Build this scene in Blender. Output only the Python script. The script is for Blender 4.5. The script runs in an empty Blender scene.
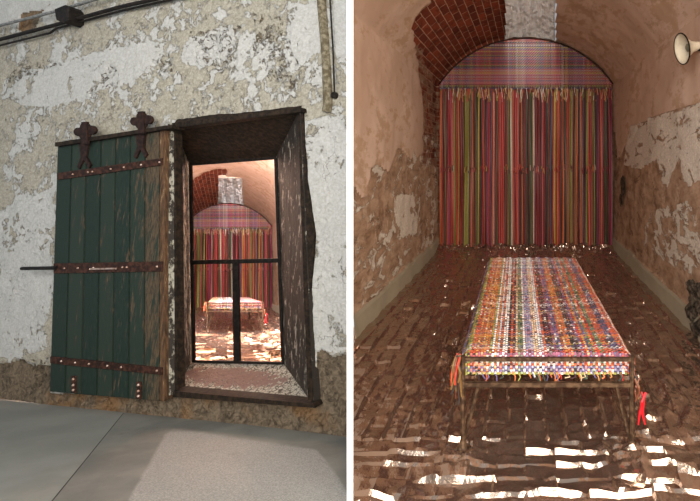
import bpy, math, random
import numpy as np
from mathutils import Vector, noise
random.seed(7); RNG=np.random.RandomState(11)
S=bpy.context.scene; COL=S.collection
F=450.0; CX,CY=526.0,157.0; CAMH=1.31
CAM=np.array([0,0,CAMH])
# ------------------------------------------------------------------ helpers
def ray(px,py): return np.array([(px-CX)/F,1.0,-(py-CY)/F])
def unit(v): v=np.array(v,float); return v/np.linalg.norm(v)
def proj(p):
    y=max(p[1],.05); return CX+F*p[0]/y, CY-F*(p[2]-CAMH)/y
def base_props(o,label=None,cat=None,group=None,kind=None):
    if label:o['label']=label
    if cat:o['category']=cat
    if group:o['group']=group
    if kind:o['kind']=kind
    return o
def empty(name,loc,label,cat,group=None):
    o=bpy.data.objects.new(name,None); o.location=Vector(loc); o.empty_display_size=.1
    COL.objects.link(o); return base_props(o,label,cat,group)
class MB:
    def __init__(s): s.v=[];s.f=[];s.c=[];s.col=(1,1,1,1);s.m=[];s.mi=0
    def add(s,vs,fs):
        n=len(s.v); s.v+=[tuple(map(float,p)) for p in vs]; s.f+=[tuple(i+n for i in f) for f in fs]
        s.c+=[s.col]*len(vs); s.m+=[s.mi]*len(fs)
    def box(s,c,d,rot=0):
        cx,cy,cz=c;dx,dy,dz=[a/2 for a in d];ca,sa=math.cos(rot),math.sin(rot);vs=[]
        for z in(-dz,dz):
            for x,y in((-dx,-dy),(dx,-dy),(dx,dy),(-dx,dy)): vs.append((cx+x*ca-y*sa,cy+x*sa+y*ca,cz+z))
        s.add(vs,[(0,3,2,1),(4,5,6,7),(0,1,5,4),(1,2,6,5),(2,3,7,6),(3,0,4,7)])
    def tube(s,pts,r,n=8,cap=True):
        pts=[np.array(p,float) for p in pts]; rr=r if hasattr(r,'__len__') else [r]*len(pts)
        vs=[];fs=[];ref=np.array([0.31,.17,.93])
        for i,p in enumerate(pts):
            t=unit(pts[min(i+1,len(pts)-1)]-pts[max(i-1,0)])
            a=np.cross(t,ref)
            if np.linalg.norm(a)<.05:a=np.cross(t,[1,0,0])
            a=unit(a);b=np.cross(t,a)
            for k in range(n):
                th=2*math.pi*k/n; vs.append(p+rr[i]*(math.cos(th)*a+math.sin(th)*b))
        for i in range(len(pts)-1):
            for k in range(n):
                k2=(k+1)%n; fs.append((i*n+k,i*n+k2,(i+1)*n+k2,(i+1)*n+k))
        if cap: fs.append(tuple(range(n-1,-1,-1))); fs.append(tuple((len(pts)-1)*n+k for k in range(n)))
        s.add(vs,fs)
    def prism(s,front,back):
        n=len(front); s.add(list(front)+list(back),[tuple(range(n)),tuple(range(2*n-1,n-1,-1))]+[(i,i+n,(i+1)%n+n,(i+1)%n) for i in range(n)])
    def build(s,name,mats,parent=None,xf=None,smooth=False,bevel=0,mask=None,uv=None):
        P=np.array(s.v,float)
        if xf is not None: P=xf(P)
        if parent is not None: P=P-np.array(parent.matrix_world.translation if parent.type!='MESH' else parent.location)
        org=np.zeros(3)
        if parent is None:
            org=np.array([(P[:,0].min()+P[:,0].max())/2,(P[:,1].min()+P[:,1].max())/2,P[:,2].min()]); P=P-org
        me=bpy.data.meshes.new(name); me.from_pydata(P.tolist(),[],s.f)
        for m in (mats if isinstance(mats,(list,tuple)) else [mats]): me.materials.append(m)
        if len(set(s.m))>1: me.polygons.foreach_set('material_index',s.m)
        a=me.color_attributes.new('col','FLOAT_COLOR','POINT'); a.data.foreach_set('color',np.array(s.c,float).ravel())
        if mask is not None:
            a=me.color_attributes.new('mask','FLOAT_COLOR','POINT'); a.data.foreach_set('color',np.array(mask,float).ravel())
        if uv is not None:
            l=me.uv_layers.new(name='UVMap'); idx=np.zeros(len(me.loops),int); me.loops.foreach_get('vertex_index',idx)
            l.data.foreach_set('uv',np.array(uv,float)[idx].ravel())
        if smooth: me.polygons.foreach_set('use_smooth',[True]*len(me.polygons))
        me.update()
        o=bpy.data.objects.new(name,me); COL.objects.link(o)
        if parent is not None: o.parent=parent
        else: o.location=Vector(org)
        if bevel:
            b=o.modifiers.new('bevel','BEVEL'); b.width=bevel;b.segments=2;b.limit_method='ANGLE'
        return o
def struct(o,label=None): o['kind']='structure'; 
def inpoly(x,y,poly):
    c=False;n=len(poly);j=n-1
    for i in range(n):
        xi,yi=poly[i];xj,yj=poly[j]
        if (yi>y)!=(yj>y) and x<(xj-xi)*(y-yi)/(yj-yi)+xi:c=not c
        j=i
    return c
def fbm(p,sc,oct=4): return noise.fractal(Vector(p)*sc,1.0,2.0,oct)
def hsh(i,j,k=0):
    h=math.sin(i*127.1+j*311.7+k*74.7)*43758.5453; return h-math.floor(h)
def pln(x,y,sc,seed):            # piecewise-linear crumple noise with sharp folds
    x/=sc;y/=sc; s=(x+y)*.3660254; i=math.floor(x+s);j=math.floor(y+s)
    t=(i+j)*.2113249; x0=x-i+t;y0=y-j+t; k=(1,0) if x0>y0 else (0,1)
    u=x+s-i;v=y+s-j
    a=hsh(i,j,seed);b=hsh(i+k[0],j+k[1],seed);c=hsh(i+1,j+1,seed)
    hi,lo=max(u,v),min(u,v)
    return a*(1-hi)+b*(hi-lo)+c*lo
# ------------------------------------------------------------------ materials
class NT:
    def __init__(s,name):
        s.mat=bpy.data.materials.new(name); s.mat.use_nodes=True; s.t=s.mat.node_tree; s.t.nodes.clear()
        s.out=s.n('ShaderNodeOutputMaterial'); s.b=s.n('ShaderNodeBsdfPrincipled'); s.l(s.b.outputs[0],s.out.inputs[0])
        s.tc=s.n('ShaderNodeTexCoord')
    def n(s,t): return s.t.nodes.new(t)
    def l(s,a,b): s.t.links.new(a,b)
    def setin(s,sock,v):
        if isinstance(v,bpy.types.NodeSocket): s.l(v,sock)
        else: sock.default_value=v
    def noise(s,sc,det=6,rough=.6,vec=None,dist=0,mapscale=None,out=0):
        v=vec or s.tc.outputs['Object']
        if mapscale:
            m=s.n('ShaderNodeMapping'); m.inputs['Scale'].default_value=mapscale; s.l(v,m.inputs[0]); v=m.outputs[0]
        k=s.n('ShaderNodeTexNoise'); s.l(v,k.inputs['Vector']); k.inputs['Scale'].default_value=sc
        k.inputs['Detail'].default_value=det;k.inputs['Roughness'].default_value=rough;k.inputs['Distortion'].default_value=dist
        return k.outputs[out]
    def math(s,op,a,b=0.0,c=None,clamp=False):
        m=s.n('ShaderNodeMath');m.operation=op;m.use_clamp=clamp;s.setin(m.inputs[0],a);s.setin(m.inputs[1],b)
        if c is not None:s.setin(m.inputs[2],c)
        return m.outputs[0]
    def step(s,v,a,b):          # smooth 0..1 between a and b
        m=s.n('ShaderNodeMapRange');m.interpolation_type='SMOOTHSTEP';s.setin(m.inputs[0],v);m.inputs[1].default_value=a;m.inputs[2].default_value=b
        return m.outputs[0]
    def mix(s,f,a,b,mode='MIX'):
        m=s.n('ShaderNodeMix');m.data_type='RGBA';m.blend_type=mode;s.setin(m.inputs[0],f)
        for i,v in((6,a),(7,b)):
            s.setin(m.inputs[i],v if isinstance(v,bpy.types.NodeSocket) else tuple(v)+(1,) if len(v)==3 else v)
        return m.outputs[2]
    def attr(s,name):
        a=s.n('ShaderNodeAttribute');a.attribute_name=name;return a
    def bump(s,h,st=.5,d=.01,prev=None):
        b=s.n('ShaderNodeBump');b.inputs['Strength'].default_value=st;b.inputs['Distance'].default_value=d;s.l(h,b.inputs['Height'])
        if prev:s.l(prev,b.inputs['Normal'])
        return b.outputs[0]
    def done(s,col=None,rough=.8,metal=0,normal=None,spec=.3):
        if col is not None:s.setin(s.b.inputs['Base Color'],col if isinstance(col,bpy.types.NodeSocket) else tuple(col)+(1,))
        s.setin(s.b.inputs['Roughness'],rough);s.setin(s.b.inputs['Metallic'],metal)
        s.b.inputs['Specular IOR Level'].default_value=spec
        if normal is not None:s.l(normal,s.b.inputs['Normal'])
        return s.mat
def srgb(r,g,b): return tuple(((c/255)/12.92 if c/255<=.04045 else ((c/255+.055)/1.055)**2.4) for c in (r,g,b))

def m_iron(name,c1,c2,rough=.65):
    t=NT(name);k=t.noise(40,5);f=t.step(k,.4,.65)
    return t.done(t.mix(f,c1,c2),rough,.5,t.bump(t.noise(120,4),.5,.002))
IRON=m_iron('rusty_iron',srgb(44,28,22),srgb(80,50,38))
DIRON=m_iron('dark_rusty_iron',srgb(34,23,20),srgb(58,38,31))
BLACK=m_iron('black_iron',srgb(22,20,19),srgb(45,38,33))
GREYPIPE=m_iron('grey_pipe',srgb(110,112,110),srgb(150,150,146),.5)
BEDIRON=m_iron('bed_iron',srgb(62,46,34),srgb(104,82,62),.5)
BOLT=m_iron('bolt_metal',srgb(140,110,95),srgb(180,160,150),.35)
def m_colattr(name,rough=.6,sp=.3,rand=.25):
    t=NT(name);a=t.attr('col');k=t.noise(60,3)
    c=t.mix(t.math('MULTIPLY',t.step(k,.35,.7),rand),a.outputs['Color'],(.02,.015,.01))
    return t.done(c,rough,0,t.bump(t.noise(300,2),.3,.001),sp)
RIB=m_colattr('ribbon_fabric',.5,.4)
WEAVE=m_colattr('woven_strips',.28,.6,.1)

def m_white():
    t=NT('white_paint');k=t.noise(6,3)
    return t.done(t.mix(k,(.93,.93,.93),(.96,.96,.95)),.9,0,t.bump(k,.02,.001),.1)
WHITE=m_white()

def m_foil():
    t=NT('foil');k=t.noise(14,5,.6);k2=t.noise(55,4,.6)
    n=t.bump(k,.2,.015);n=t.bump(k2,.2,.003,n)
    c=t.mix(t.noise(3,3),srgb(176,150,132),srgb(204,182,164))
    return t.done(c,.15,.93,n)
FOIL=m_foil()
def m_silver():
    t=NT('silver_foil');k=t.noise(10,5,.7,mapscale=(3,3,.7));n=t.bump(k,1,.04);n=t.bump(t.noise(60,3),.5,.006,n)
    return t.done(srgb(165,162,158),.42,.85,n)
SILVER=m_silver()

def m_extwall():
    t=NT('flaking_plaster_wall');A=t.attr('mask');sp=t.n('ShaderNodeSeparateColor');t.l(A.outputs['Color'],sp.inputs[0])
    big=t.noise(2.2,5,.6);mid=t.noise(11,9,.72,dist=.4);fine=t.noise(60,7,.75);mid2=t.noise(26,8,.75,dist=.8)
    w=t.math('ADD',t.math('MULTIPLY',sp.outputs[0],.9),t.math('MULTIPLY',t.math('SUBTRACT',mid,.5),3.0))
    w=t.math('ADD',w,t.math('MULTIPLY',t.math('SUBTRACT',big,.5),2.2))
    W=t.step(w,.50,.58)
    beige=t.mix(t.step(fine,.3,.7),srgb(140,135,121),srgb(178,173,159))
    beige=t.mix(t.math('MULTIPLY',t.step(mid2,.48,.64),.5),beige,srgb(118,110,92))
    white=t.mix(t.step(fine,.3,.7),srgb(166,165,159),srgb(190,190,187))
    white=t.mix(t.math('MULTIPLY',t.step(mid2,.55,.66),.45),white,srgb(150,145,132))
    c=t.mix(W,beige,white)
    rim=t.math('SUBTRACT',t.step(w,.40,.50),t.step(w,.51,.58))
    rk=t.math('MULTIPLY',rim,t.step(t.noise(7,4),.46,.58))
    c=t.mix(t.math('MULTIPLY',rk,.6),c,srgb(96,84,66))
    pn=t.noise(24,8,.75,dist=.9)
    pit=t.math('ADD',t.math('MULTIPLY',sp.outputs[2],.10),pn)
    P=t.step(pit,.635,.69)
    c=t.mix(t.math('MULTIPLY',P,.85),c,t.mix(t.step(fine,.4,.6),srgb(66,54,40),srgb(122,104,80)))
    br=t.math('ADD',sp.outputs[1],t.math('MULTIPLY',t.math('SUBTRACT',mid,.5),.8))
    B=t.step(br,.47,.53)
    brown=t.mix(t.step(mid2,.35,.65),srgb(78,68,56),srgb(122,108,90))
    brown=t.mix(t.math('MULTIPLY',t.step(t.noise(2.3,4),.54,.68),.5),brown,srgb(138,98,56))
    c=t.mix(B,c,brown)
    cr=t.n('ShaderNodeTexVoronoi');cr.feature='DISTANCE_TO_EDGE';cr.inputs['Scale'].default_value=1.7
    m=t.n('ShaderNodeMix');m.data_type='VECTOR';m.inputs[0].default_value=.22;t.l(t.tc.outputs['Object'],m.inputs[4]);t.l(t.noise(5,5,out=1),m.inputs[5]);t.l(m.outputs[1],cr.inputs['Vector'])
    crk=t.math('SUBTRACT',1,t.step(cr.outputs[0],.0,.005));crk=t.math('MULTIPLY',crk,t.step(t.noise(1.7,2),.5,.6))
    c=t.mix(t.math('MULTIPLY',crk,.6),c,srgb(60,52,42))
    h=t.math('ADD',t.math('MULTIPLY',W,.9),t.math('MULTIPLY',mid2,1.0));h=t.math('SUBTRACT',h,t.math('MULTIPLY',P,1.8));h=t.math('SUBTRACT',h,t.math('MULTIPLY',B,.8))
    n=t.bump(h,1,.014);n=t.bump(fine,.6,.005,n)
    return t.done(c,.9,0,n,.15)
EXT=m_extwall()
def m_concrete():
    t=NT('concrete_floor');A=t.attr('mask');sp=t.n('ShaderNodeSeparateColor');t.l(A.outputs['Color'],sp.inputs[0])
    a=t.noise(2.5,5);f=t.noise(160,3,.7)
    c=t.mix(t.step(a,.35,.65),srgb(104,104,98),srgb(126,125,117))
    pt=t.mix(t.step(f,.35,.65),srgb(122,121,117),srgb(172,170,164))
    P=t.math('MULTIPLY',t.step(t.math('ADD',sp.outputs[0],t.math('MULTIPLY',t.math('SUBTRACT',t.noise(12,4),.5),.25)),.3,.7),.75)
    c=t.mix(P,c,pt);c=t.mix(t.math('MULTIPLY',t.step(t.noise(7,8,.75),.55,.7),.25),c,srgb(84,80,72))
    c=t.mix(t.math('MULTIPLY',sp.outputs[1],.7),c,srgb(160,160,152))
    return t.done(c,t.math('ADD',.55,t.math('MULTIPLY',f,.3)),0,t.bump(f,.25,.003),.3)
CONC=m_concrete()
def m_door():
    t=NT('worn_green_planks');A=t.attr('col')
    g=t.noise(5,7,.7,mapscale=(7,7,.8));fz=t.noise(30,5,.7,mapscale=(5,5,.5))
    sep=t.n('ShaderNodeSeparateColor');t.l(A.outputs['Color'],sep.inputs[0])
    w=t.math('ADD',sep.outputs[0],t.math('MULTIPLY',t.math('SUBTRACT',g,.5),2.6))
    green=t.mix(sep.outputs[1],srgb(13,31,27),srgb(34,46,38))
    green=t.mix(t.step(fz,.4,.7),green,srgb(34,46,38))
    wood=t.mix(t.step(fz,.35,.65),srgb(44,38,30),srgb(86,72,54))
    c=t.mix(t.step(w,.44,.66),green,wood)
    return t.done(c,.7,0,t.bump(fz,.6,.004),.25)
DOOR=m_door()
def m_peel():
    t=NT('dark_peeling_paint');k=t.noise(20,8,.75,mapscale=(1,1,.45));k2=t.noise(30,5)
    A=t.attr('col');sep=t.n('ShaderNodeSeparateColor');t.l(A.outputs['Color'],sep.inputs[0])
    w=t.step(t.math('ADD',t.math('ADD',k,t.math('MULTIPLY',sep.outputs[0],.35)),t.math('MULTIPLY',k2,.15))  ,.73,.78)
    base=t.mix(k2,srgb(22,18,15),srgb(46,38,31));pc=t.mix(k2,srgb(112,108,95),srgb(158,155,142))
    return t.done(t.mix(w,base,pc),.7,0,t.bump(t.math('ADD',w,k2),.6,.006),.25)
PEEL=m_peel()
def m_sill():
    t=NT('sill_flaking_paint');A=t.attr('mask');sp=t.n('ShaderNodeSeparateColor');t.l(A.outputs['Color'],sp.inputs[0])
    v=t.n('ShaderNodeTexVoronoi');v.feature='DISTANCE_TO_EDGE';v.inputs['Scale'].default_value=48;t.l(t.tc.outputs['Object'],v.inputs['Vector'])
    k=t.noise(25,5);e=t.step(t.math('ADD',v.outputs[0],t.math('MULTIPLY',t.math('SUBTRACT',k,.5),.5)),.03,.14)
    r=t.step(t.math('ADD',sp.outputs[0],t.math('MULTIPLY',t.math('SUBTRACT',k,.5),2.2)),.40,.6)
    c=t.mix(r,t.mix(e,srgb(66,58,48),t.mix(k,srgb(136,134,122),srgb(176,172,160))),t.mix(k,srgb(84,64,57),srgb(122,98,90)))
    return t.done(c,.8,0,t.bump(e,.5,.006),.2)
SILL=m_sill()
WOODB=m_iron('dark_wood',srgb(28,22,17),srgb(56,44,33),.8)
def m_stile():
    t=NT('bare_brown_wood');k=t.noise(12,7,.75,mapscale=(5,5,.5))
    c=t.mix(t.step(k,.35,.65),srgb(50,38,28),srgb(98,72,50));c=t.mix(t.step(k,.6,.7),c,srgb(160,140,112))
    return t.done(c,.8,0,t.bump(k,.8,.006),.2)
STILE=m_stile()

def m_cell():
    t=NT('cell_plaster');A=t.attr('mask');sp=t.n('ShaderNodeSeparateColor');t.l(A.outputs['Color'],sp.inputs[0])
    big=t.noise(1.3,5,.55);mid=t.noise(9,8,.7,mapscale=(1,.5,1));fine=t.noise(60,6,.7)
    smooth=t.mix(t.step(big,.35,.65),srgb(190,160,138),srgb(208,180,160))
    smooth=t.mix(t.math('MULTIPLY',t.step(t.math('ADD',mid,t.math('MULTIPLY',t.math('SUBTRACT',big,.5),.6)),.5,.62),.55),smooth,srgb(166,130,92))
    # bare render (G)
    bare=t.mix(t.step(mid,.3,.7),srgb(134,104,80),srgb(186,156,130))
    bare=t.mix(t.math('MULTIPLY',t.step(t.noise(5,8,.75),.52,.66),.8),bare,srgb(196,170,146))
    bare=t.mix(t.math('MULTIPLY',t.step(t.noise(5.5,8,.8,dist=.6,mapscale=(1,.5,1)),.54,.64),.75),bare,srgb(98,72,52))
    g=t.math('ADD',sp.outputs[1],t.math('MULTIPLY',t.math('SUBTRACT',t.noise(16,8,.72),.5),1.0));G=t.step(g,.46,.54)
    c=t.mix(G,smooth,bare)
    # pale peeling layer (B)
    b=t.math('ADD',sp.outputs[2],t.math('MULTIPLY',t.math('SUBTRACT',t.noise(7,8,.7,dist=.6,mapscale=(1,.5,1)),.5),4.2));B=t.step(b,.60,.68)
    B=t.math('MULTIPLY',B,t.step(sp.outputs[2],.05,.3))
    pale=t.mix(t.step(fine,.3,.7),srgb(188,174,156),srgb(222,212,198))
    c=t.mix(B,c,pale)
    # cement foot (alpha)
    M=t.step(t.math('ADD',A.outputs['Alpha'],t.math('MULTIPLY',t.math('SUBTRACT',mid,.5),.3)),.4,.6)
    c=t.mix(M,c,t.mix(mid,srgb(138,128,108),srgb(170,160,138)))
    # brick (R)
    br=t.n('ShaderNodeTexBrick');br.inputs['Scale'].default_value=1;br.inputs['Brick Width'].default_value=.24;br.inputs['Row Height'].default_value=.085
    br.inputs['Mortar Size'].default_value=.006;br.inputs['Mortar Smooth'].default_value=.5
    br.inputs['Color1'].default_value=srgb(150,74,50)+(1,);br.inputs['Color2'].default_value=srgb(108,52,38)+(1,);br.inputs['Mortar'].default_value=srgb(196,158,130)+(1,)
    u=t.n('ShaderNodeVectorMath');u.operation='ADD'
    ms=t.n('ShaderNodeMix');ms.data_type='VECTOR';ms.inputs[0].default_value=.012;t.l(t.tc.outputs['UV'],ms.inputs[4]);t.l(t.noise(12,3,out=1),ms.inputs[5])
    t.l(ms.outputs[1],br.inputs['Vector'])
    bc=t.mix(t.math('MULTIPLY',t.step(mid,.45,.65),.6),br.outputs['Color'],srgb(72,36,26))
    bc=t.mix(t.math('MULTIPLY',t.step(t.noise(18,5,.7),.6,.72),.5),bc,srgb(172,138,116))
    r=t.math('ADD',sp.outputs[0],t.math('MULTIPLY',t.math('SUBTRACT',mid,.5),.35));R=t.step(r,.47,.53)
    c=t.mix(R,c,bc)
    h=t.math('MULTIPLY',G,-1.0);h=t.math('ADD',h,t.math('MULTIPLY',B,.9));h=t.math('SUBTRACT',h,t.math('MULTIPLY',R,1.6))
    h=t.math('SUBTRACT',h,t.math('MULTIPLY',t.math('MULTIPLY',br.outputs['Fac'],R),.8))
    h=t.math('ADD',h,t.math('MULTIPLY',t.math('MULTIPLY',mid,t.math('ADD',G,R)),1.3))
    n=t.bump(h,.9,.015);n=t.bump(fine,.35,.003,n)
    return t.done(c,.88,0,n,.15)
CELL=m_cell()

# ------------------------------------------------------------------ the cell (built twice: in the right picture, and behind the doorway)
HW=1.24; ZS=2.35; ZA=3.02; YB=6.48
RR=(HW**2+(ZA-ZS)**2)/(2*(ZA-ZS)); ZC=ZA-RR
def arch(x): return ZC+math.sqrt(max(RR*RR-x*x,0))
AL=2*RR*math.asin(HW/RR); PER=2*ZS+AL
def profile(s):
    if s<ZS: return -HW,s
    if s>ZS+AL: return HW,PER-s
    a=-math.asin(HW/RR)+(s-ZS)/RR
    return RR*math.sin(a),ZC+RR*math.cos(a)
P_BRICK=[(432,-60),(431,0),(417,16),(413,30),(417,42),(430,62),(440,92),(520,92),(520,-60)]
P_STRIP=[(418,44),(414,58),(420,80),(422,120),(426,152),(424,166),(450,170),(450,60),(430,55)]
P_LBARE=[(340,190),(356,186),(360,196),(368,196),(371,170),(378,164),(390,172),(396,160),(400,147),(411,158),(414,150),(419,158),(426,152),(444,158),(444,262),(353,345),(330,345)]
P_LPALE=[(400,196),(417,196),(416,232),(402,236),(398,215)]
P_RBARE=[(618,158),(640,122),(702,100),(760,88),(760,420),(700,375),(606,256),(606,110),(612,120)]
P_RPALE=[(622,166),(630,126),(644,120),(702,102),(760,90),(760,190),(700,180),(690,186),(684,184),(680,160),(668,186),(662,182),(656,160),(640,168)]
P_RPALE2=[(650,210),(690,200),(705,260),(690,275),(660,262),(640,240)]
def in_opening(x,y):
    return abs(x-.055*y/YB)<.365*y/YB and y>4.43
def build_cell(tag,xf,zmin):
    NS,NY=int(PER/.022),190; mb=MB();mask=[];uv=[];keep={}
    sec={'wall_left':[], 'wall_right':[], 'ceiling':[]}
    V=np.zeros((NS+1,NY+1,3));M=np.zeros((NS+1,NY+1,4))
    for i in range(NS+1):
        s=PER*i/NS; x,z=profile(s); y0=zmin(x)
        if z>ZS: nx,nz=-x/RR,-(z-ZC)/RR
        else: nx,nz=(1,0) if x<0 else (-1,0)
        for j in range(NY+1):
            y=y0+(YB-y0)*j/NY
            p=(x,y,z); px,py=proj(p)
            q=(x*1.0,y,z)
            d1=fbm(q,3.0,3);d2=fbm((x+9,y,z+4),3.0,3)
            big=max(1,2.2*(3.5/ max(y,1)))
            ax,ay=px+d1*3*big,py+d2*3*big
            r=1.0 if (inpoly(ax,ay,P_BRICK) and z>1.9 and y>4.0+.12*d1) else 0.0
            g=0.0;b=0.0;a=0.0
            if inpoly(ax,ay,P_STRIP):
                g=1.0; r=max(r,.5)
            if x<0 and inpoly(px+d1*2,py+d2*2,P_LBARE): g=1.0
            if x<0 and inpoly(ax,ay,P_LPALE): b=1
            if x>0 and inpoly(px+d1*2,py+d2*2,P_RBARE): g=1.0
            if x>0 and inpoly(px+d1*2,py+d2*2,P_RPALE): b=.95
            if x>0 and inpoly(px+d1*2,py+d2*2,P_RPALE2): b=.6
            if x<0 and g>0 and z<1.6: b=max(b,.42)
            if z<.17+.02*d1: a=1;g=0;b=0
            off=.006*fbm(q,5,4)+.012*fbm(q,1.2,2)
            if g>0 or r>0: off-=.014-.003*fbm(q,9,3)
            if r>0: off-=.03
            if b>.9: off+=.006
            if a>0: off+=.028*(1-z/.17*.6)
            if j==NY: off=0
            V[i,j]=(x+nx*off,y,z+nz*off);M[i,j]=(r,g,b,a)
    i1=int(NS*ZS/PER);i2=NS-i1
    for nm,a,b in(('wall_left',0,i1),('ceiling',i1,i2),('wall_right',i2,NS)):
        mb=MB();k=NY+1
        vs=V[a:b+1].reshape(-1,3);fs=[]
        for i in range(b-a):
            for j in range(NY):
                if nm=='ceiling':
                    c=V[a+i,j]
                    if in_opening(c[0],c[1]): continue
                fs.append((i*k+j,i*k+j+1,(i+1)*k+j+1,(i+1)*k+j))
        mb.add(vs,fs); m=M[a:b+1].reshape(-1,4)
        uv=[(V[a+i,j,1],PER*(a+i)/NS) for i in range(b-a+1) for j in range(k)]
        o=mb.build(nm,CELL,xf=xf,smooth=True,mask=m,uv=uv);struct(o)
    # back wall
    mb=MB();n=24;xs=[-HW-.02+(2*HW+.04)*i/n for i in range(n+1)]
    pts=[(x,YB+.0,arch(min(max(x,-HW),HW))+.03) for x in xs]
    mb.prism([(HW+.02,YB,-.05),(-HW-.02,YB,-.05)]+pts,[(HW+.02,YB+.12,-.05),(-HW-.02,YB+.12,-.05)]+[(p[0],YB+.12,p[2]) for p in pts])
    o=mb.build('wall_back',CELL,xf=xf,mask=[(0,1,0,0)]*len(mb.v),uv=[(0,0)]*len(mb.v));struct(o)
    # skylight shaft: side and front walls of plaster, foil hung on the back
    mb=MB();x0,x1=.055-.36,.055+.36;y0,y1=4.43,YB;zt=4.6
    k0=y0/YB;n0,n1=(.055-.36)*k0,(.055+.36)*k0
    for (a,b) in(((x0,y1),(n0,y0)),((n0,y0),(n1,y0)),((n1,y0),(x1,y1)),((x1,y1+.0),(x0,y1+.0))):
        mb.add([(a[0],a[1],arch(a[0])-.005),(b[0],b[1],arch(b[0])-.005),(b[0],b[1],zt),(a[0],a[1],zt)],[(0,1,2,3)])
    o=mb.build('trim_1',CELL,xf=xf,mask=[(0,0,0,0)]*len(mb.v),uv=[(0,0)]*len(mb.v));struct(o)
    w=lambda x:(x*1)
    mb=MB();NXs,NZs=40,110
    for j in range(NZs+1):
        for i in range(NXs+1):
            u=i/NXs;v=j/NZs; ww=.36+.0*v
            x=.055+(u*2-1)*ww; z=arch(x)-.01+v*1.45
            y=YB-.04-.05*pln(x*2.2,z*.55,.12,3)-.02*pln(x,z,.04,5)-.05*abs(math.sin(u*9+v*2))
            mb.v.append((x,y,z));mb.c.append((1,1,1,1))
    for j in range(NZs):
        for i in range(NXs):
            a=j*(NXs+1)+i;mb.f+=[(a,a+1,a+NXs+2),(a,a+NXs+2,a+NXs+1)];mb.m+=[0,0]
    o=mb.build('foil_lining',SILVER,xf=xf)
    base_props(o,'crinkled silver foil lining the skylight shaft above the ribbon hanging, '+tag,'foil')

RED=[tuple(.74*q for q in srgb(*c)) for c in((150,40,42),(196,72,66),(170,50,60),(208,96,82),(128,34,40),(178,66,40),(202,104,60),(110,60,44),(132,92,60),(150,112,74),(92,60,46),
 (96,92,48),(150,140,66),(186,160,70),(70,84,52),(60,44,48),(104,52,84),(190,160,140),(210,190,170),(84,76,96),(118,44,60),(60,38,34),(150,56,84))]
WRED=[7,7,6,7,5,5,7,5,4,4,4,3,3,3,3,4,2,3,2,3,4,4,3]
def pick(): return random.choices(RED,WRED)[0]
PLAID=[tuple(.72*q for q in srgb(*c)) for c in((196,70,72),(176,60,96),(90,70,110),(210,180,90),(220,206,196),(60,50,66),(206,110,84),(150,60,64),(120,110,150),(196,170,168),(160,150,80),(70,70,60),(214,130,140))]
BEDC=[tuple(.9*q+.02 for q in srgb(*c)) for c in((206,96,60),(214,136,60),(190,90,56),(214,186,150),(232,226,218),(110,96,140),(84,80,110),(40,34,40),(160,160,70),(214,150,80),(196,50,40),(100,126,90),(80,44,52),(216,120,60),(150,84,110),(60,70,60),(200,90,50))]
def vary(c,a):
    if not a: return c
    k=random.random()
    if k<.05: return (.8,.78,.75,1)
    if k<.13: return (.03,.025,.03,1)
    f=1+a*(random.random()-.5)*2
    return tuple(min(1,q*f) for q in c[:3])+(1,)
def weave(mb,nu,nv,P,cu,cv,w=.42,amp=.003,inside=None,var=0):
    # nu strips along v, nv strips along u ; P(u,v,off) -> point, u,v in strip units
    for i in range(nu):
        mb.col=cu[i]+(1,);rows=[]
        for j in range(nv):
            o=amp if (i+j)%2 else -amp
            ok=inside is None or inside(i+.5,j+.5)
            if ok: rows.append((j,o))
        idx=None
        for (j,o) in rows:
            a=len(mb.v);mb.v+=[tuple(P(i+.5-w,j+.5,o)),tuple(P(i+.5+w,j+.5,o))];mb.c+=[vary(mb.col,var)]*2
            if idx is not None and idx[1]==j-1: mb.f.append((idx[0],idx[0]+1,a+1,a));mb.m.append(0)
            idx=(a,j)
    for j in range(nv):
        mb.col=cv[j]+(1,);idx=None
        for i in range(nu):
            o=-amp if (i+j)%2 else amp
            if inside is not None and not inside(i+.5,j+.5): idx=None;continue
            a=len(mb.v);mb.v+=[tuple(P(i+.5,j+.5-w,o)),tuple(P(i+.5,j+.5+w,o))];mb.c+=[vary(mb.col,var)]*2
            if idx is not None: mb.f.append((idx,a,a+1,idx+1));mb.m.append(0)
            idx=a
def grouped(n,pal,k=3):
    r=[]
    while len(r)<n: r+=[random.choice(pal)]*random.randint(1,k)
    return r[:n]
def ribbon(mb,x,z0,z1,y,w,col,seg=9,sway=.012):
    mb.col=col+(1,);ph=random.random()*6;a0=len(mb.v)
    for k in range(seg+1):
        t=k/seg;z=z0+(z1-z0)*t;xx=x+sway*.5*math.sin(ph+t*3);yy=y+sway*math.sin(ph*2+t*4);tw=.5*math.sin(ph*3+t*5)
        ww=w*math.cos(tw)/2;dd=w*math.sin(tw)/2
        mb.v+=[(xx-ww,yy-dd,z),(xx-ww*.1,yy-.003,z),(xx+ww,yy+dd,z)];mb.c+=[mb.col]*3
    for k in range(seg):
        a=a0+k*3;mb.f+=[(a,a+1,a+4,a+3),(a+1,a+2,a+5,a+4)];mb.m+=[0,0]
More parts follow.
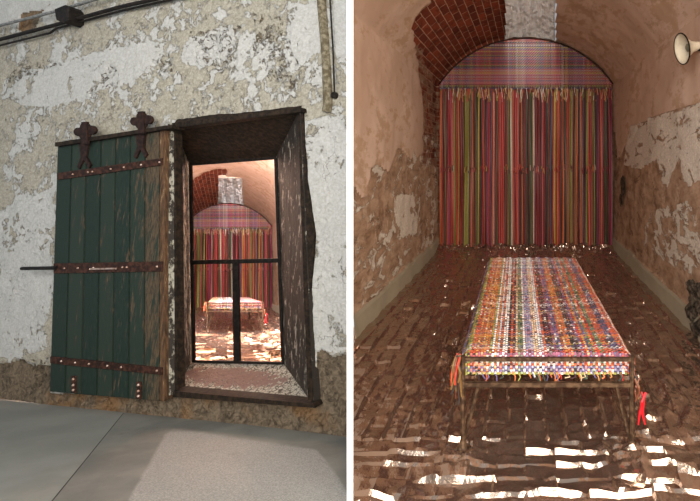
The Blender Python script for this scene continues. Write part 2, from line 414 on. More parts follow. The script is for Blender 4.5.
def build_tapestry(xf,label,grp=None):
    org=xf(np.array([[0.0,YB-.12,0.0]]))[0]
    random.seed(21)
    T=empty('ribbon_hanging',org,label,'wall hanging'); T_upd()
    Y=YB-.12;step=.018;nu=int(2*(HW-.012)/step);z0=2.27;nv=int((ZA-z0)/step)
    def P(u,v,o): return (-HW+.012+u*step,Y-o,z0+v*step)
    def ins(u,v):
        x=-HW+.012+u*step;z=z0+v*step
        return z<arch(x)-.035 
    mb=MB();cv=grouped(nv,PLAID,1)
    weave(mb,nu,nv,P,[tuple(.5*q for q in c) for c in grouped(nu,PLAID,2)],cv,.44,.003,ins,0)
    mb.build('woven_arch_panel',WEAVE,T,xf)
    mb=MB();mb.tube([(x,Y+.0,arch(x)-.03) for x in [ -HW+.015+(2*HW-.03)*i/40 for i in range(41)]],.012,6)
    o=mb.build('arched_rod',IRON,T,xf,smooth=True)
    N=100
    for k in range(N):
        x=-HW+.03+(2*HW-.06)*(k+.5)/N+random.uniform(-.005,.005)
        mb=MB();ribbon(mb,x,2.24+random.uniform(-.03,.02),.05+random.uniform(-.035,.05),Y-.03+random.uniform(-.015,.01),.02+random.uniform(-.004,.008),pick())
        mb.build('ribbon',RIB,T,xf,smooth=False)
    mb=MB()
    for k in range(150):
        x=-HW+.02+(2*HW-.04)*(k+.5)/150
        ribbon(mb,x,2.28,.05+random.uniform(-.03,.06),Y+.02+random.uniform(-.01,.02),.02,tuple(c*.8 for c in pick()),6)
    o=mb.build('back_ribbons',RIB,T,xf);o['kind']='stuff';o['label']='rear layer of hanging ribbons'
    mb=MB()
    for k in range(150):
        x=-HW+.03+(2*HW-.06)*random.random()
        c=random.choice([srgb(200,170,120),srgb(210,200,190),srgb(190,90,70),srgb(150,150,80),srgb(120,60,60),srgb(214,150,110)])
        z=2.27+random.uniform(-.02,.02);L=random.uniform(.08,.2)
        ribbon(mb,x,z,z-L,Y-.05,.009,c,4,.02)
    for k in range(90):
        x=-HW+.03+(2*HW-.06)*random.random();z=1.15+random.uniform(-.03,.03)
        ribbon(mb,x,z+.03,z-.05,Y-.05,.012,pick(),3,.012)
    o=mb.build('knotted_fringe',RIB,T,xf);o['kind']='stuff'
    return T
def T_upd(): bpy.context.view_layer.update()

def build_foil(xf,label,xlim,ymin,group=None):
    NX,NYY=250,340;mb=MB();xs=np.linspace(-HW+.02,HW-.02,NX+1)
    # denser rows near the camera
    ts=np.linspace(0,1,NYY+1);ys=ymin+(6.36-ymin)*ts**1.35
    for j,y in enumerate(ys):
        for i,x in enumerate(xs):
            yy=y;xx=x
            if x<0: yy=max(y,xlim(x))
            back=yy>2.06
            if back:
                c=math.floor(xx/.095);fx=xx/.095-c;o=(c%2)*.11+.03*hsh(c,9);r=math.floor((yy+o)/.22);fy=(yy+o)/.22-r
                e=min(fx,1-fx)*.095;e2=min(fy,1-fy)*.22
                amp=1.0
            else:
                r=math.floor(yy/.082);fy=yy/.082-r;o=(r%2)*.12;c=math.floor((xx+o)/.24);fx=(xx+o)/.24-c
                e=min(fy,1-fy)*.082;e2=min(fx,1-fx)*.24;amp=2.3
            q_=1.0 if back else (.35+ (1.0 if hsh(c,r,6)>.8 else 0)+ (.8 if xx>.35 else 0))
            h=.012+ q_*(hsh(c,r,1)-.5)*.22*(fx-.5)*(.095 if back else .24)*amp*.5+q_*(hsh(c,r,2)-.5)*.2*(fy-.5)*(.22 if back else .082)*amp
            ed=.010*max(0,1-e/(.012 if back else .008))*(1 if hsh(c,r,4)>.35 else -.5)*(2.0 if back else 2.2)
            ed*=max(0,min(1.5,pln(xx*(1 if not back else 2.5)+r*.37,yy*(1 if back else .1)+c*.13,.16,14)*2.6-.75))
            ed+=.006*max(0,1-e2/.014)*(hsh(c,r,5)-.4)
            crump=(.013*(pln(xx+9,yy*.8+9,.075,1)-.5)+.0065*(pln(xx+3,yy+3,.032,2)-.5)) if back else (.026*q_*(pln(xx*.6+9,yy+9,.13,1)-.5)+.009*(pln(xx+3,yy+3,.05,2)-.5))
            # loose bunched foil round the bed feet, at the back wall and along the sides of the bed
            for (bx,by,br,ba) in((-.27,1.95,.16,.05),(.42,1.95,.16,.05),(0,6.3,.0,0)):
                if br>0:
                    d=math.hypot(xx-bx,yy-by)
                    if d<br: crump+=ba*(1-d/br)*pln(xx,yy,.04,7)
            if yy>5.95: crump+=.10*(yy-5.95)/.4*pln(xx,yy,.06,8)
            if (-.55<xx<-.3 or .5<xx<.85) and back: crump+=.05*pln(xx,yy*.7,.05,9)*max(0,pln(xx,yy,.4,12)*1.6-.5)
            mb.v.append((xx,yy,max(.002,.004+h+ed+crump)));mb.c.append((1,1,1,1))
    for j in range(NYY):
        for i in range(NX):
            a=j*(NX+1)+i
            if (i+j)%2: mb.f+=[(a,a+1,a+NX+2),(a,a+NX+2,a+NX+1)]
            else: mb.f+=[(a,a+1,a+NX+1),(a+1,a+NX+2,a+NX+1)]
            mb.m+=[0,0]
    o=mb.build('foil_floor_covering',FOIL,xf=xf)
    return base_props(o,label,'foil covering')

def build_floor(xf,ymin,xlim):
    mb=MB();pts=[]
    xs=[-HW-.1+(2*HW+.2)*i/20 for i in range(21)]
    near=[(x,max(ymin,xlim(x)) if x<0 else ymin,-.012) for x in xs]
    poly=near+[(HW+.1,6.62,-.012),(-HW-.1,6.62,-.012)]
    mb.prism(poly,[(p[0],p[1],-.1) for p in poly])
    o=mb.build('floor',CONC,xf=xf,mask=[(0,0,0,0)]*len(mb.v));struct(o);return o

def build_bed(xf,label,where):
    x0f,x1f=-.279,.469;yf,yb=1.99,3.93;dx=-.037
    def bx(u,y): # u 0..1 across the bed, y along it
        t=(y-yf)/(yb-yf); return x0f+(x1f-x0f)*u+dx*t
    org=xf(np.array([[.09,yf,0.0]]))[0]
    random.seed(33)
    B=empty('iron_bed_frame',org,label,'bed');T_upd()
    zt,zl=.42,.305
    def part(n,fn,mat=BEDIRON,smooth=False):
        mb=MB();fn(mb);return mb.build(n,mat,B,xf,smooth=smooth)
    for y,yy in((yf,0),(yb,1)):
        part('end_rail',lambda mb:mb.box((bx(.5,y),y,zt-.004),(.76,.016,.015)))
        part('end_rail',lambda mb:mb.box((bx(.5,y),y,zl),(.74,.018,.019)))
        for u in(0,1):
            s=-1 if u else 1
            part('corner_post',lambda mb:mb.tube([(bx(u,y),y,zt+.012),(bx(u,y),y,.2),(bx(u,y)+.0,y,.02)],[.011,.012,.011],8))
            sg=1 if yy==0 else -1
            part('leg_brace',lambda mb:mb.tube([(bx(u,y)+s*.07,y+sg*.02,zl),(bx(u,y)+s*.045,y+sg*.02,.2),(bx(u,y)+s*.004,y+sg*.01,.05)],.008,7))
            part('foot',lambda mb:mb.tube([(bx(u,y),y,.06),(bx(u,y),y,.035),(bx(u,y),y,.028),(bx(u,y),y,.012)],[.013,.02,.028,.024],10))
    for u in(0,1):
        part('side_rail',lambda mb:mb.box(((bx(u,yf)+bx(u,yb))/2,(yf+yb)/2,zt-.05),(.02,yb-yf,.03),math.atan2(-dx,yb-yf)))
        for q in(.33,.66):
            part('stay',lambda mb:mb.tube([(bx(u,yf+(yb-yf)*q),yf+(yb-yf)*q,zt-.03),(bx(u,yf+(yb-yf)*q),yf+(yb-yf)*(q+.03),.13)],.006,6))
    # woven cover, folded over the front end
    nu,nv=66,150;L=(yb-yf)-.03;fold=.10;tot=L+fold;st=tot/nv;us=1.05/nu
    prof=[(-1,),]
    def P(u,v,o):
        s=v*st; uu=-.025+u*us
        sag=-.02*math.sin(math.pi*min(max((s-fold)/L,0),1))*math.sin(math.pi*u/nu)
        edge=min(u,nu-u)
        drop=-.04*max(0,1-edge/3.5)**1.5
        if s<fold:
            y=yf+.018-o;z=zt+.018-(fold-s); 
            if fold-s<.02: y=yf+.018+.0-o*.5;z=zt+.010-(fold-s)*.6
            return (bx(uu,yf),y,z+drop*.3)
        return (bx(uu,yf+s-fold),yf+.022+(s-fold),zt+.012+sag+drop+o+.004*math.sin(u*.9)*math.sin(v*.3))
    cu=[];
    for i in range(nu):
        cu.append(random.choice(BEDC))
        if i and random.random()<.2: cu[i]=cu[i-1]
    wc=[srgb(240,236,232),srgb(214,212,220),srgb(160,156,186),srgb(226,200,170)]  # pale strips left of centre: reflected light painted into the cover's colours
    for i in range(12,32):
        if random.random()<.65: cu[i]=random.choice(wc)
    cv=grouped(nv,BEDC,2)
    mb=MB();weave(mb,nu,nv,P,cu,cv,.38,.0034,None,.3)
    mb.build('woven_cover',WEAVE,B,xf)
    # spring wires and cross slats below the cover
    for k in range(11): part('slat',lambda mb:mb.box((bx(.5,yf+.12+k*.17),yf+.12+k*.17,zt-.045),(.7,.022,.006)))
    # loose ribbon ends at the corners
    C=[srgb(*c) for c in((196,60,40),(206,90,50),(60,44,40),(120,90,50),(150,50,50),(110,60,40),(50,44,44))]
    def tails(mb,bx0,n,z0,lmin,lmax,spread,cols):
        for k in range(n):
            mb.col=random.choice(cols)+(1,);L=random.uniform(lmin,lmax);x=bx0+random.uniform(-spread,spread);y=yf-.015+random.uniform(-.02,.03)
            mb.tube([(bx0+random.uniform(-.005,.02),y+.02,z0),(x,y,z0-.03),(x+random.uniform(-.012,.012),y,z0-L*.6),(x+random.uniform(-.015,.015),y,z0-L)],[.004,.006,.006,.004],5)
    part('ribbon_ends',lambda mb:tails(mb,x0f-.028,20,zt+.01,.08,.22,.014,C),RIB)['label']='loose red and orange ribbon ends knotted at the left front corner'
    part('ribbon_ends',lambda mb:tails(mb,x1f+.012,8,zl+.03,.05,.09,.016,C[2:]),RIB)['label']='dark knotted ribbon ends at the right front corner'
    part('red_ribbon',lambda mb:tails(mb,x1f+.045,3,zl-.03,.10,.13,.012,[srgb(200,20,34)]),RIB)['label']='bright red ribbon hanging from the right front corner'
    def hang(mb):
        for k in range(40):
            mb.col=random.choice(BEDC)+(1,);x=bx(random.uniform(.06,.94),yf)
            z=zt-.07;mb.tube([(x,yf+.018,z),(x+.01,yf+.016,z-.02),(x+random.uniform(-.012,.02),yf+.02,z-random.uniform(.025,.05))],.003,4)
    o=part('thread_ends',hang,RIB);o['kind']='stuff'
    return B

# ---- right picture: identity frame
idf=lambda P:P
rlim=lambda x:max(1.15,-x/.391+.03)
build_cell('nearer cell',idf,rlim)
build_tapestry(idf,'large arched hanging of red and multicoloured ribbons filling the back of the nearer cell')
build_foil(idf,'crumpled brown reflective foil over the floor of the nearer cell, round the large bed',rlim,1.15)
build_floor(idf,1.15,rlim)
build_bed(idf,'iron bed with multicoloured woven strip cover standing on foil in the nearer cell','near')
# ---- cell seen through the doorway
def lf(P):
    P=np.array(P,float);dw=(P[:,1]+2.05)*1.5
    return np.stack([P[:,0]-.662*dw,dw,CAMH+(P[:,2]-.62)-.291*dw],1)
llim=lambda x:.45 if x<.7 else .95
build_cell('cell beyond the doorway',lf,llim)
build_tapestry(lf,'arched multicoloured ribbon hanging seen far back through the doorway bars')
build_foil(lf,'crumpled foil over the floor of the cell seen through the doorway',lambda x:.3,.3)
build_floor(lf,.3,lambda x:.3)
build_bed(lf,'small distant iron bed with woven cover seen through the doorway bars','far')

# horn loudspeaker on the right wall
hx,hy,hz=1.235,3.2,2.10
H=empty('horn_loudspeaker',(hx,hy,hz),'cream horn loudspeaker fixed high on the right-hand wall of the nearer cell','loudspeaker');T_upd()
def m_plain(n,c,r=.5,metal=0):
    t=NT(n);k=t.noise(30,4);return t.done(t.mix(t.math('MULTIPLY',t.step(k,.45,.7),.3),c,tuple(a*.5 for a in c)),r,metal,t.bump(k,.1,.002),.4)
CREAM=m_plain('cream_enamel',srgb(214,204,180));DGREEN=m_plain('grey_green_enamel',srgb(120,118,96))
ax=unit([-1,-.12,-.22])
def lathe(mb,org,ax,prof,n=28):
    a=unit(np.cross(ax,[0,0,1]));b=np.cross(a,ax);vs=[];fs=[]
    for (t,r) in prof:
        for k in range(n):
            th=2*math.pi*k/n;vs.append(np.array(org)+ax*t+r*(math.cos(th)*a+math.sin(th)*b))
    for i in range(len(prof)-1):
        for k in range(n): fs.append((i*n+k,i*n+(k+1)%n,(i+1)*n+(k+1)%n,(i+1)*n+k))
    mb.add(vs,fs)
o0=np.array([hx-.02,hy,hz])
mb=MB();lathe(mb,o0,ax,[(-.02,.0),(-.02,.03),(.0,.032),(.04,.042),(.08,.07),(.105,.098),(.112,.108),(.116,.108),(.114,.1),(.1,.086),(.07,.06),(.045,.03),(.04,.0)]);mb.build('horn_bell',CREAM,H,smooth=True)
mb=MB();lathe(mb,o0,ax,[(.107,.106),(.112,.113),(.119,.112),(.119,.106)]);mb.build('rim',BLACK,H,smooth=True)
mb=MB();lathe(mb,o0,ax,[(.035,.0),(.05,.028),(.07,.03),(.078,.02),(.08,0)]);mb.build('inner_cone',DGREEN,H,smooth=True)
mb=MB();mb.tube([(hx+.05,hy,hz-.02),(hx-.01,hy,hz-.02)],.016,10);mb.tube([(hx+.045,hy,hz-.05),(hx+.045,hy,hz+.03)],.01,8);mb.build('wall_bracket',BLACK,H)

# rubble lump / dark bundle at the right wall
mb=MB();mb.col=(1,1,1,1)
def blob(mb,c,r,seed,n=14,sq=(1,1,1)):
    vs=[];fs=[]
    for i in range(n+1):
        th=math.pi*i/n
        for k in range(2*n):
            ph=math.pi*k/n;d=np.array([math.sin(th)*math.cos(ph),math.sin(th)*math.sin(ph),math.cos(th)])
            rr=r*(1+.35*noise.fractal(Vector(d*1.8+np.array([seed,0,0])),1,2,4));vs.append(np.array(c)+d*rr*np.array(sq))
    for i in range(n):
        for k in range(2*n): fs.append((i*2*n+k,(i+1)*2*n+k,(i+1)*2*n+(k+1)%(2*n),i*2*n+(k+1)%(2*n)))
    mb.add(vs,fs)
def m_rubble():
    t=NT('dark_rubble');k=t.noise(20,6,.7);return t.done(t.mix(t.step(k,.4,.6),srgb(30,26,22),srgb(96,84,70)),.8,0,t.bump(k,1,.02),.2)
RUB=m_rubble()
B0=[]
Rb=empty('stone_rubble',(1.24,3.3,.0),'dark broken stones bulging from the hole low in the right wall at the frame edge','rubble');T_upd()
for (z,y,r) in((.07,3.24,.07),(.16,3.33,.075),(.26,3.28,.07),(.34,3.36,.06),(.12,3.12,.08),(.26,3.12,.08),(.36,3.2,.06)):
    mb=MB();blob(mb,(1.235,y,z),r,z*9,12,(.55,1.1,.8));mb.build('stone',RUB,Rb)
mb=MB()
for (px_,py_,r,s) in((623,186,.11,3),(621,200,.07,5)):
    Yd=F*(HW-.0)/(px_-CX);blob(mb,(HW-.004,Yd,CAMH-(py_-CY)/F*Yd),r,s,12,(.12,1.1,1.1))
o=mb.build('rubble_patch',RUB);base_props(o,'dark grey patch of exposed stone in the right wall beside the ribbon hanging','stone')

# ------------------------------------------------------------------ left picture: plastered wall with the plank door
Pm=CAM+ray(230,400)*2.7
U=-unit([-1606,450,-131]); Vv=unit([-368,450,3182]); Nn=unit(np.cross(U,Vv)); 
if Nn[1]>0: Nn=-Nn       # towards the viewer
D=np.array([-.647,1,-.291])
def WP(px,py,off=0.0):
    r=ray(px,py);p0=Pm+Nn*off;t=np.dot(p0-CAM,Nn)/np.dot(r,Nn);return CAM+r*t
def UVc(p):   # metric wall coordinates
    q=p-Pm;A=np.stack([U,Vv],1);s,_,_,_=np.linalg.lstsq(A,q,rcond=None);return s
HOLE=[(174,126),(299,111),(313,404),(176,392)]
WHT=[[(0,78),(60,62),(120,50),(165,42),(160,66),(112,84),(85,100),(40,104),(0,100)],[(187,42),(205,32),(232,25),(230,50),(210,65),(190,68),(180,55)],
 [(296,5),(318,0),(322,45),(305,55),(290,75),(285,50)],[(332,-20),(350,-20),(350,80),(335,60)],[(302,118),(350,112),(350,348),(318,356),(312,300),(306,200)],
 [(-10,205),(54,190),(50,352),(-10,356)],[(-30,-30),(85,-30),(60,8),(0,25),(-30,25)]]
BRN=[[(-60,366),(0,364),(22,358),(33,368),(40,364),(52,368),(52,420),(-60,410)],[(160,388),(176,393),(313,405),(316,354),(322,350),(334,358),(350,352),(360,460),(100,450),(100,396)],[(40,392),(170,398),(170,440),(-60,440),(-60,396)],
     [(20,14),(42,9),(32,30),(18,30)]]
PIT=[[(100,72),(110,62),(120,80),(108,88),(98,86)],[(80,88),(92,86),(92,98),(82,96)],[(150,62),(168,50),(175,70),(160,78)],[(190,30),(238,28),(240,64),(222,70),(195,60)],[(250,10),(285,20),(300,70),(295,90),(268,78),(252,50)],
     [(30,360),(52,360),(52,395),(34,390)],[(0,75),(50,58),(70,64),(0,84)]]
def pw(name,x0,x1,y0,y1,skip=None):
    # grid in wall (u,v) coordinates bounded by straight pixel edges
    NXg,NYg=320,270;mb=MB();mask=[];G=np.zeros((NYg+1,NXg+1,2))
    for j in range(NYg+1):
        for i in range(NXg+1):
            u=i/NXg;v=j/NYg
            px=x0+(x1-x0)*u;top=y0;bot=396+px*.1266+3;py=top+(bot-top)*v
            G[j,i]=(px,py)
            p=WP(px,py);q=tuple(p*1.0);d1=fbm(q,4,3);d2=fbm((q[0]+7,q[1],q[2]),4,3);ax,ay=px+d1*7,py+d2*7
            w=1.0 if any(inpoly(ax,ay,P) for P in WHT) else .5
            b=1.0 if any(inpoly(px+d1*3,py+d2*3,P) for P in BRN) else 0.
            k=1.0 if any(inpoly(ax,ay,P) for P in PIT) else 0.
            off=.006*fbm(q,6,4)+.01*fbm(q,1.5,2)-(.012 if b else 0)-(.022*abs(fbm(q,16,4)) if k else 0)+.002*fbm(q,30,3)
            if py>404+px*.1266-12+2*d1: off+=.004
            mb.v.append(tuple(p+Nn*off));mb.c.append((1,1,1,1));mask.append((w,b,k,1))
    hole=HOLE
    for j in range(NYg):
        for i in range(NXg):
            c=(G[j,i]+G[j+1,i+1])/2
            if inpoly(c[0],c[1],hole): continue
            a=j*(NXg+1)+i;mb.f.append((a,a+NXg+1,a+NXg+2,a+1));mb.m.append(0)
    o=mb.build(name,EXT,smooth=True,mask=mask);struct(o)
pw('wall_front',-90,350.0,-45,440)
# deep door opening: frame thing
fo=WP(240,400,0)
FR=empty('doorway_frame',fo,'deep dark timber doorway frame with peeling paint and iron crossbars','door frame');T_upd()
def at(px,py,k):      # point seen at px,py on the wall plane pushed back by k along the passage
    p0=Pm+D*k;r=ray(px,py);t=np.dot(p0-CAM,Nn)/np.dot(r,Nn);return CAM+r*t
DEP=.42
OUT=[(173.5,124),(300,109),(314,406),(175,394)];INN=[(189,164),(275.5,158),(283,363),(192,361)]
def strip(name,a,b,mat,c,thick,mask=None,n=16):
    # a=(outer px0, inner px0) b=(outer px1, inner px1): one reveal surface, with thickness away from the opening
    mb=MB();mb.col=(c,c,c,1);o0=at(*a[0],-.02);i0=at(*a[1],DEP);o1=at(*b[0],-.02);i1=at(*b[1],DEP)
    nrm=unit(np.cross(o1-o0,i0-o0));cen=at(235,260,.2)
    if np.dot(nrm,cen-(o0+i1)/2)<0:nrm=-nrm
    ms=[]
    for s in(0,1):
        for j in range(n+1):
            for i in range(n+1):
                u,v=i/n,j/n;p=(o0*(1-u)+o1*u)*(1-v)+(i0*(1-u)+i1*u)*v
                p=p-nrm*thick*s+nrm*(.004*fbm(tuple(p),12,3) if s==0 else 0)
                mb.v.append(tuple(p));mb.c.append(mb.col)
                d=((u-.4)/.5)**2+((v-.56)/.27)**2;ms.append((max(0,.95-.5*d),0,0,1))
    K=(n+1)**2
    for s in(0,1):
        for j in range(n):
            for i in range(n):
                q=s*K+j*(n+1)+i;mb.f.append((q,q+1,q+n+2,q+n+1));mb.m.append(0)
    ring=[i for i in range(n+1)]+[j*(n+1)+n for j in range(1,n+1)]+[n*(n+1)+i for i in range(n-1,-1,-1)]+[j*(n+1) for j in range(n-1,0,-1)]
    for k in range(len(ring)):
        a_,b_=ring[k],ring[(k+1)%len(ring)];mb.f.append((a_,b_,b_+K,a_+K));mb.m.append(0)
    return mb.build(name,mat,FR,mask=ms)
strip('lintel_soffit',(OUT[0],INN[0]),(OUT[1],INN[1]),WOODB,0,.05)
strip('jamb',(OUT[0],INN[0]),(OUT[3],INN[3]),PEEL,.45,.03)
strip('jamb',(OUT[1],INN[1]),(OUT[2],INN[2]),PEEL,.28,.05)
o=strip('sill',(OUT[3],INN[3]),(OUT[2],INN[2]),SILL,0,.012);o['label']='sill with flaking white paint and a bare reddish middle'
def wprism(mb,quad,o0,o1): mb.prism([WP(x,y,o1) for x,y in quad],[WP(x,y,o1)-Nn*(o1-o0) for x,y in quad])
def rquad(x0,y0,x1,y1,w):  # thin bar along a px line
    dx,dy=x1-x0,y1-y0;L=math.hypot(dx,dy);nx,ny=-dy/L*w/2,dx/L*w/2
    return[(x0+nx,y0+ny),(x1+nx,y1+ny),(x1-nx,y1-ny),(x0-nx,y0-ny)]
mb=MB();wprism(mb,[(172,123),(301,107.5),(301.5,111.5),(172,128)],-.02,.045);mb.build('lintel_board',WOODB,FR)
mb=MB();mb.col=(.05,.05,.05,1)
pts=[(298,112),(303,112),(305,150),(307,180),(310,200),(312,215),(314,235),(313,260),(311,285),(309,300),(311,330),(312,365),(313,403),(308,404),(304,300)]
wprism(mb,pts,-.03,.012);mb.build('outer_edge_board',WOODB,FR)
mb=MB();wprism(mb,[(173,391),(313,404),(315,408),(173,397)],-.03,.05);mb.build('sill_nosing',WOODB,FR)
mb=MB();mb.col=(.1,.1,.1,1);wprism(mb,[(172.5,128),(175.5,128),(178,393),(174.5,393)],-.03,.015);mb.build('inner_stile',WOODB,FR)
def bar(name,x0,y0,x1,y1,w,label=None,th=.012):
    q=rquad(x0,y0,x1,y1,w);mb=MB();f=[at(x,y,DEP-.035) for x,y in q];mb.prism(f,[p-Nn*th for p in f]);o=mb.build(name,BLACK,FR)
    if label:o['label']=label
bar('crossbar',190,262.5,279.5,260.5,4.2)
bar('upright_bar',235,263,236.5,363,6.2)
bar('inner_edge',189,164.5,274.5,158,2.6);bar('inner_edge',189.8,163,193,362,2.6);bar('inner_edge',275.2,158,282.5,363,2.6);bar('inner_edge',192,361.5,283,363.5,2.4)

# plank door leaf
DO=WP(110,395,.05)
DR=empty('plank_door',DO,'open dark green plank door with rusty iron straps hung flat against the wall','door');T_upd()
TL,TR,BL,BR=(57.5,146),(160,131.5),(49.5,391.5),(160,401)
def dpt(u,v):
    a=(TL[0]*(1-u)+TR[0]*u,TL[1]*(1-u)+TR[1]*u);b=(BL[0]*(1-u)+BR[0]*u,BL[1]*(1-u)+BR[1]*u)
    return(a[0]*(1-v)+b[0]*v,a[1]*(1-v)+b[1]*v)
mb=MB();NPl=7
for k in range(NPl):
    mb.col=((.08,.24,.16,.28,.3,.38,.66)[k],random.random(),0,1);g=.004;u0,u1=k/NPl+g,(k+1)/NPl-g;o1=.058+random.uniform(-.002,.002)
    sub=10
    for s in range(1):
        q=[dpt(u0,0),dpt(u1,0),dpt(u1,1),dpt(u0,1)];ch=.006
        f=[WP(x,y,o1) for x,y in [dpt(u0+ch,.002),dpt(u1-ch,.002),dpt(u1-ch,.998),dpt(u0+ch,.998)]]
        m=[WP(x,y,o1-.004) for x,y in q];b=[p-Nn*.03 for p in m]
        mb.add(f+m+b,[(0,1,2,3),(0,4,5,1),(1,5,6,2),(2,6,7,3),(3,7,4,0),(4,8,9,5),(5,9,10,6),(6,10,11,7),(7,11,8,4),(11,10,9,8)])
mb.build('leaf',DOOR,DR)
mb=MB();q=[dpt(.005,.004),dpt(.995,.004),dpt(.995,.996),dpt(.005,.996)];wprism(mb,q,.02,.03);mb.build('backing_board',WOODB,DR)
mb=MB();wprism(mb,[(159.8,130.5),(165,130),(164,401.5),(159.8,401)],.006,.060);o=mb.build('closing_stile',STILE,DR,bevel=.003);o['label']='bare brown worn edge board'
mb=MB();wprism(mb,[(55,142.5),(172,124.5),(172.5,128),(55,146.5)],.0,.085);mb.build('top_rail',WOODB,DR)
# iron straps with bolts
for (y0,y1,h,bs) in((176.5,161.5,7,(.15,.29,.33,.5,.62,.78,.95)),(268.5,266.5,10,(.1,.22,.36,.62,.66,.93)),(360,371.5,7,(.1,.22,.34,.5,.62,.93))):
    mb=MB();xa=50+ (360-y0)/215*8;wprism(mb,[(xa,y0-h/2),(162,y1-h/2),(162,y1+h/2),(xa,y0+h/2)],.05,.068);st=mb.build('iron_strap',IRON,DR,bevel=.002)
    for t in bs:
        x=xa+(165-xa)*t;y=y0+(y1-y0)*t;c=WP(x,y,.068);mb=MB();lathe(mb,c,Nn,[(0,.0075),(.004,.0065),(.007,.003),(.008,0)],10)
        o=mb.build('rivet',BOLT,DR,smooth=True);o.parent=st   # strap carries its rivets
mb=MB();wprism(mb,rquad(90,269,116,268.5,1.6),.072,.078);mb.tube([WP(90,269,.066),WP(90,269,.076)],.004,6);mb.tube([WP(116,268.5,.066),WP(116,268.5,.076)],.004,6);mb.build('staple_handle',BOLT,DR)
mb=MB();mb.tube([WP(22,268.5,.075),WP(56,268,.075)],.0125,8);mb.build('slide_bolt',BLACK,DR)['label']='black bolt bar sticking out past the left edge'
# strap tails of the hangers + trefoil hangers
for (hx_,hy_,s) in((84,131,1),(140.5,120.5,1)):
    ty=hy_+9
    hg=MB()
    def disc(mb,x,y,r,o0,o1,n=14): 
        ps=[(x+r*math.cos(2*math.pi*k/n),y+r*math.sin(2*math.pi*k/n)) for k in range(n)];wprism(mb,ps,o0,o1)
    disc(hg,hx_-6.5,hy_+.8,4.3,.075,.09);disc(hg,hx_+6.8,hy_-1,4.6,.075,.091);disc(hg,hx_,hy_-4,4.5,.075,.092);disc(hg,hx_,hy_+3.4,5.6,.075,.089);disc(hg,hx_-3,hy_+.5,4.6,.075,.0885);disc(hg,hx_+3.2,hy_,4.6,.075,.0883)
    wprism(hg,[(hx_-3,hy_-9),(hx_+2.2,hy_-9.5),(hx_+3,ty+4),(hx_-3,ty+4)],.08,.098)
    o=hg.build('trefoil_hanger',DIRON,DR,bevel=.002)
    mb=MB();wprism(mb,[(hx_-5.5,ty+2),(hx_+4.5,ty),(hx_+2,ty+17),(hx_+6.5,ty+25),(hx_+4.5,ty+28),(hx_-.5,ty+19.5),(hx_-5,ty+29),(hx_-7,ty+27),(hx_-3.5,ty+17)],.055,.07);mb.build('hanger_strap',DIRON,DR)
for (x,y) in((73.5,385),(138.5,391)):
    mb=MB();wprism(mb,[(x-2.5,y-9),(x+2,y-9),(x+2.5,y+8),(x-2.5,y+8)],.05,.066);b=mb.build('foot_bracket',IRON,DR,bevel=.002)
    for dy in(-6,0,5):
        mb=MB();lathe(mb,WP(x,y+dy,.066),Nn,[(0,.009),(.005,.008),(.009,.003),(.0095,0)],10)
        o=mb.build('rivet',BOLT,DR,smooth=True);o.parent=b

# pipes on the wall
def wtube(name,pts,r,off,mat,label,cat='pipe',n=10):
    mb=MB();P=[];
    for i in range(len(pts)-1):
        for k in range(12):
            t=k/12;P.append(WP(pts[i][0]*(1-t)+pts[i+1][0]*t,pts[i][1]*(1-t)+pts[i+1][1]*t,off))
    P.append(WP(*pts[-1],off));P=[np.array(p) for p in P];mb.tube(P,r,n);o=mb.build(name,mat,smooth=True);return base_props(o,label,cat) if label else o
wtube('steel_conduit',[(-90,48),(0,25.5),(55,11.5),(100,-2),(160,-20)],.011,.06,GREYPIPE,'thin grey metal pipe, the upper one crossing the top left of the plastered wall')
wtube('iron_pipe',[(-90,61),(0,39.5),(55,25),(120,7),(210,-13)],.014,.045,BLACK,'thick black pipe, the middle one of three crossing the top left of the wall')
wtube('power_cable',[(-90,66),(0,45.5),(50,33),(56,28.5),(120,11),(210,-9)],.008,.03,BLACK,'thin black cable running just under the thick black pipe')
mb=MB();wprism(mb,[(54,9),(65,4.5),(68,8),(68,20),(64,23),(56,20)],0.0,.1);o=mb.build('pipe_clamp',BLACK,bevel=.006);base_props(o,'square black iron clamp gripping the pipes at the top left of the wall','clamp')
RUST=m_iron('rust_stained_conduit',srgb(100,90,70),srgb(146,138,118),.85)
wtube('vertical_conduit',[(319,-40),(322,0),(327,60),(328.5,105),(327,112)],.03,.0,RUST,'stained brown conduit running down the wall above the right of the doorway')
wtube('drip_wire',[(326,-30),(330,0),(333,50),(334.5,96)],.005,.02,BLACK,'thin black wire beside the stained brown conduit',cat='wire')
mb=MB();lathe(mb,WP(336.5,96,-.01),Nn,[(0,.022),(.03,.02),(.035,.012),(.02,.01),(.02,0)],12);o=mb.build('conduit_clip',BLACK,smooth=True);base_props(o,'small round black fixing below the end of the stained conduit','fixing')

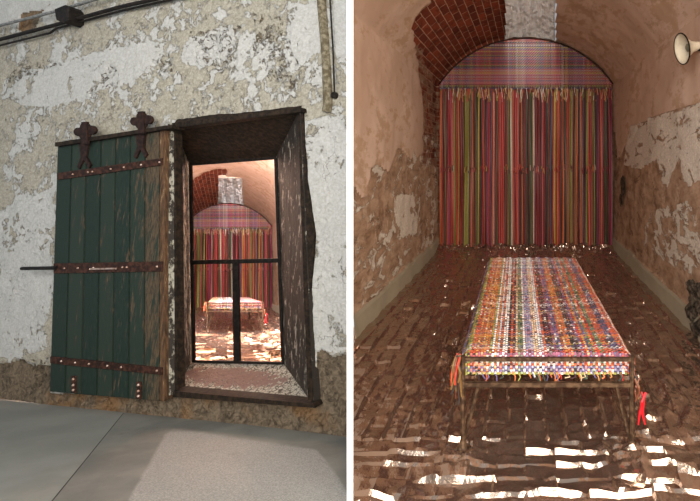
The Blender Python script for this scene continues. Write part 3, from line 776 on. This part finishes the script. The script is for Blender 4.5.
# floor in front of the door wall
fn=unit(np.cross(U,D)); 
if fn[2]<0: fn=-fn
P0=WP(170,396+170*.1266)
def FP(px,py,off=0):
    r=ray(px,py);p0=P0+fn*off;t=np.dot(p0-CAM,fn)/np.dot(r,fn);return CAM+r*t
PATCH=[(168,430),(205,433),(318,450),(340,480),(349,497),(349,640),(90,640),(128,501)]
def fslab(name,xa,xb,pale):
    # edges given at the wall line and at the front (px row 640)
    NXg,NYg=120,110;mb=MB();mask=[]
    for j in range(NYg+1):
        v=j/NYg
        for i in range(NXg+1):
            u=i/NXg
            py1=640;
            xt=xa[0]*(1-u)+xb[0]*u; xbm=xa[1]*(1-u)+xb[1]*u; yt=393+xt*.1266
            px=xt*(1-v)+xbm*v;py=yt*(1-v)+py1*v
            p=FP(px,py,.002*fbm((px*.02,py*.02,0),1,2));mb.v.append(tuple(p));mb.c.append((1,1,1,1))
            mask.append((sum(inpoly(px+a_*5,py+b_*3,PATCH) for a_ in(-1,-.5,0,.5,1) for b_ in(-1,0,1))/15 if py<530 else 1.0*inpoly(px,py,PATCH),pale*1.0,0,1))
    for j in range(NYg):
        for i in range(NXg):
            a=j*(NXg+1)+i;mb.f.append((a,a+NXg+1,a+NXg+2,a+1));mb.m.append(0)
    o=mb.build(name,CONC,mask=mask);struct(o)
# joint runs through (118,418)-(104,437)-(52,501)
jx=lambda y:104-(y-437)*.8125
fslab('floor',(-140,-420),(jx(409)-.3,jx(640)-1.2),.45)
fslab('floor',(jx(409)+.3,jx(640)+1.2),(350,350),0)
mb=MB();q=[FP(-140,380,-.03),FP(-420,640,-.03),FP(349.8,640,-.03),FP(349.8,436,-.03)];mb.prism(q,[p-fn*.05 for p in q]);o=mb.build('floor',WOODB);struct(o)

# thin white divider added in the gap between the two pictures, seen end-on
mb=MB();hwid=.0105;dirx=unit([(350-CX)/F,1,0]);px_=unit([dirx[1],-dirx[0],0])
n0=np.array([0,0,0])+dirx*1.62/dirx[1];n1=dirx*3.26/dirx[1]
base=[n0-px_*hwid,n0+px_*hwid,n1+px_*hwid,n1-px_*hwid]
mb.prism([p+np.array([0,0,3.4]) for p in base],[p+np.array([0,0,-.02]) for p in base]);o=mb.build('divider_middle',WHITE);struct(o)

# ------------------------------------------------------------------ light
W=bpy.data.worlds.new('sky');S.world=W;W.use_nodes=True;bg=W.node_tree.nodes['Background'];bg.inputs[0].default_value=(.85,.92,1,1);bg.inputs[1].default_value=.46
def area(name,loc,target,size,energy,col,sy=None):
    l=bpy.data.lights.new(name,'AREA');l.energy=energy;l.color=col;l.size=size
    if sy:l.shape='RECTANGLE';l.size_y=sy
    o=bpy.data.objects.new(name,l);COL.objects.link(o);o.location=Vector(loc);d=Vector(target)-Vector(loc);o.rotation_euler=d.to_track_quat('-Z','Y').to_euler();return o
area('skylight_right',(.055,4.95,4.5),(.055,5.3,0),.6,34,(1,.97,.93),.8)
area('fill_right',(1.3,-1.5,2.3),(.1,5,1.6),3.8,500,(1,.89,.77),3.0)  # warm fill light added behind the viewer, no visible fitting
area('fill_left',(-2.6,-1.2,3.2),(-2.0,2.7,.8),2.4,125,(.95,.98,1))  # added soft cool fill for the door wall, unseen source
def lpt(p): return lf(np.array([p],float))[0]
area('skylight_far',lpt((.055,5.4,4.4)),lpt((.055,4.9,0)),.7,200,(.95,.95,1),2.6)
area('fill_far',lpt((-.2,1.2,2.7)),lpt((0,6,2.3)),1.6,1400,(.90,.92,1))  # extra fill added to brighten the far cell, no lamp seen there

cam=bpy.data.cameras.new('camera');co=bpy.data.objects.new('camera',cam);COL.objects.link(co);co.location=(0,0,CAMH);co.rotation_euler=(math.pi/2,0,0)
cam.sensor_width=36;cam.lens=F/700*36;cam.shift_x=-(CX-350)/700;cam.shift_y=-(250.5-CY)/700;cam.clip_start=.05;S.camera=co
S.view_settings.view_transform='Standard';S.view_settings.look='None';S.view_settings.gamma=1;S.view_settings.exposure=0;S.view_settings.use_curve_mapping=False
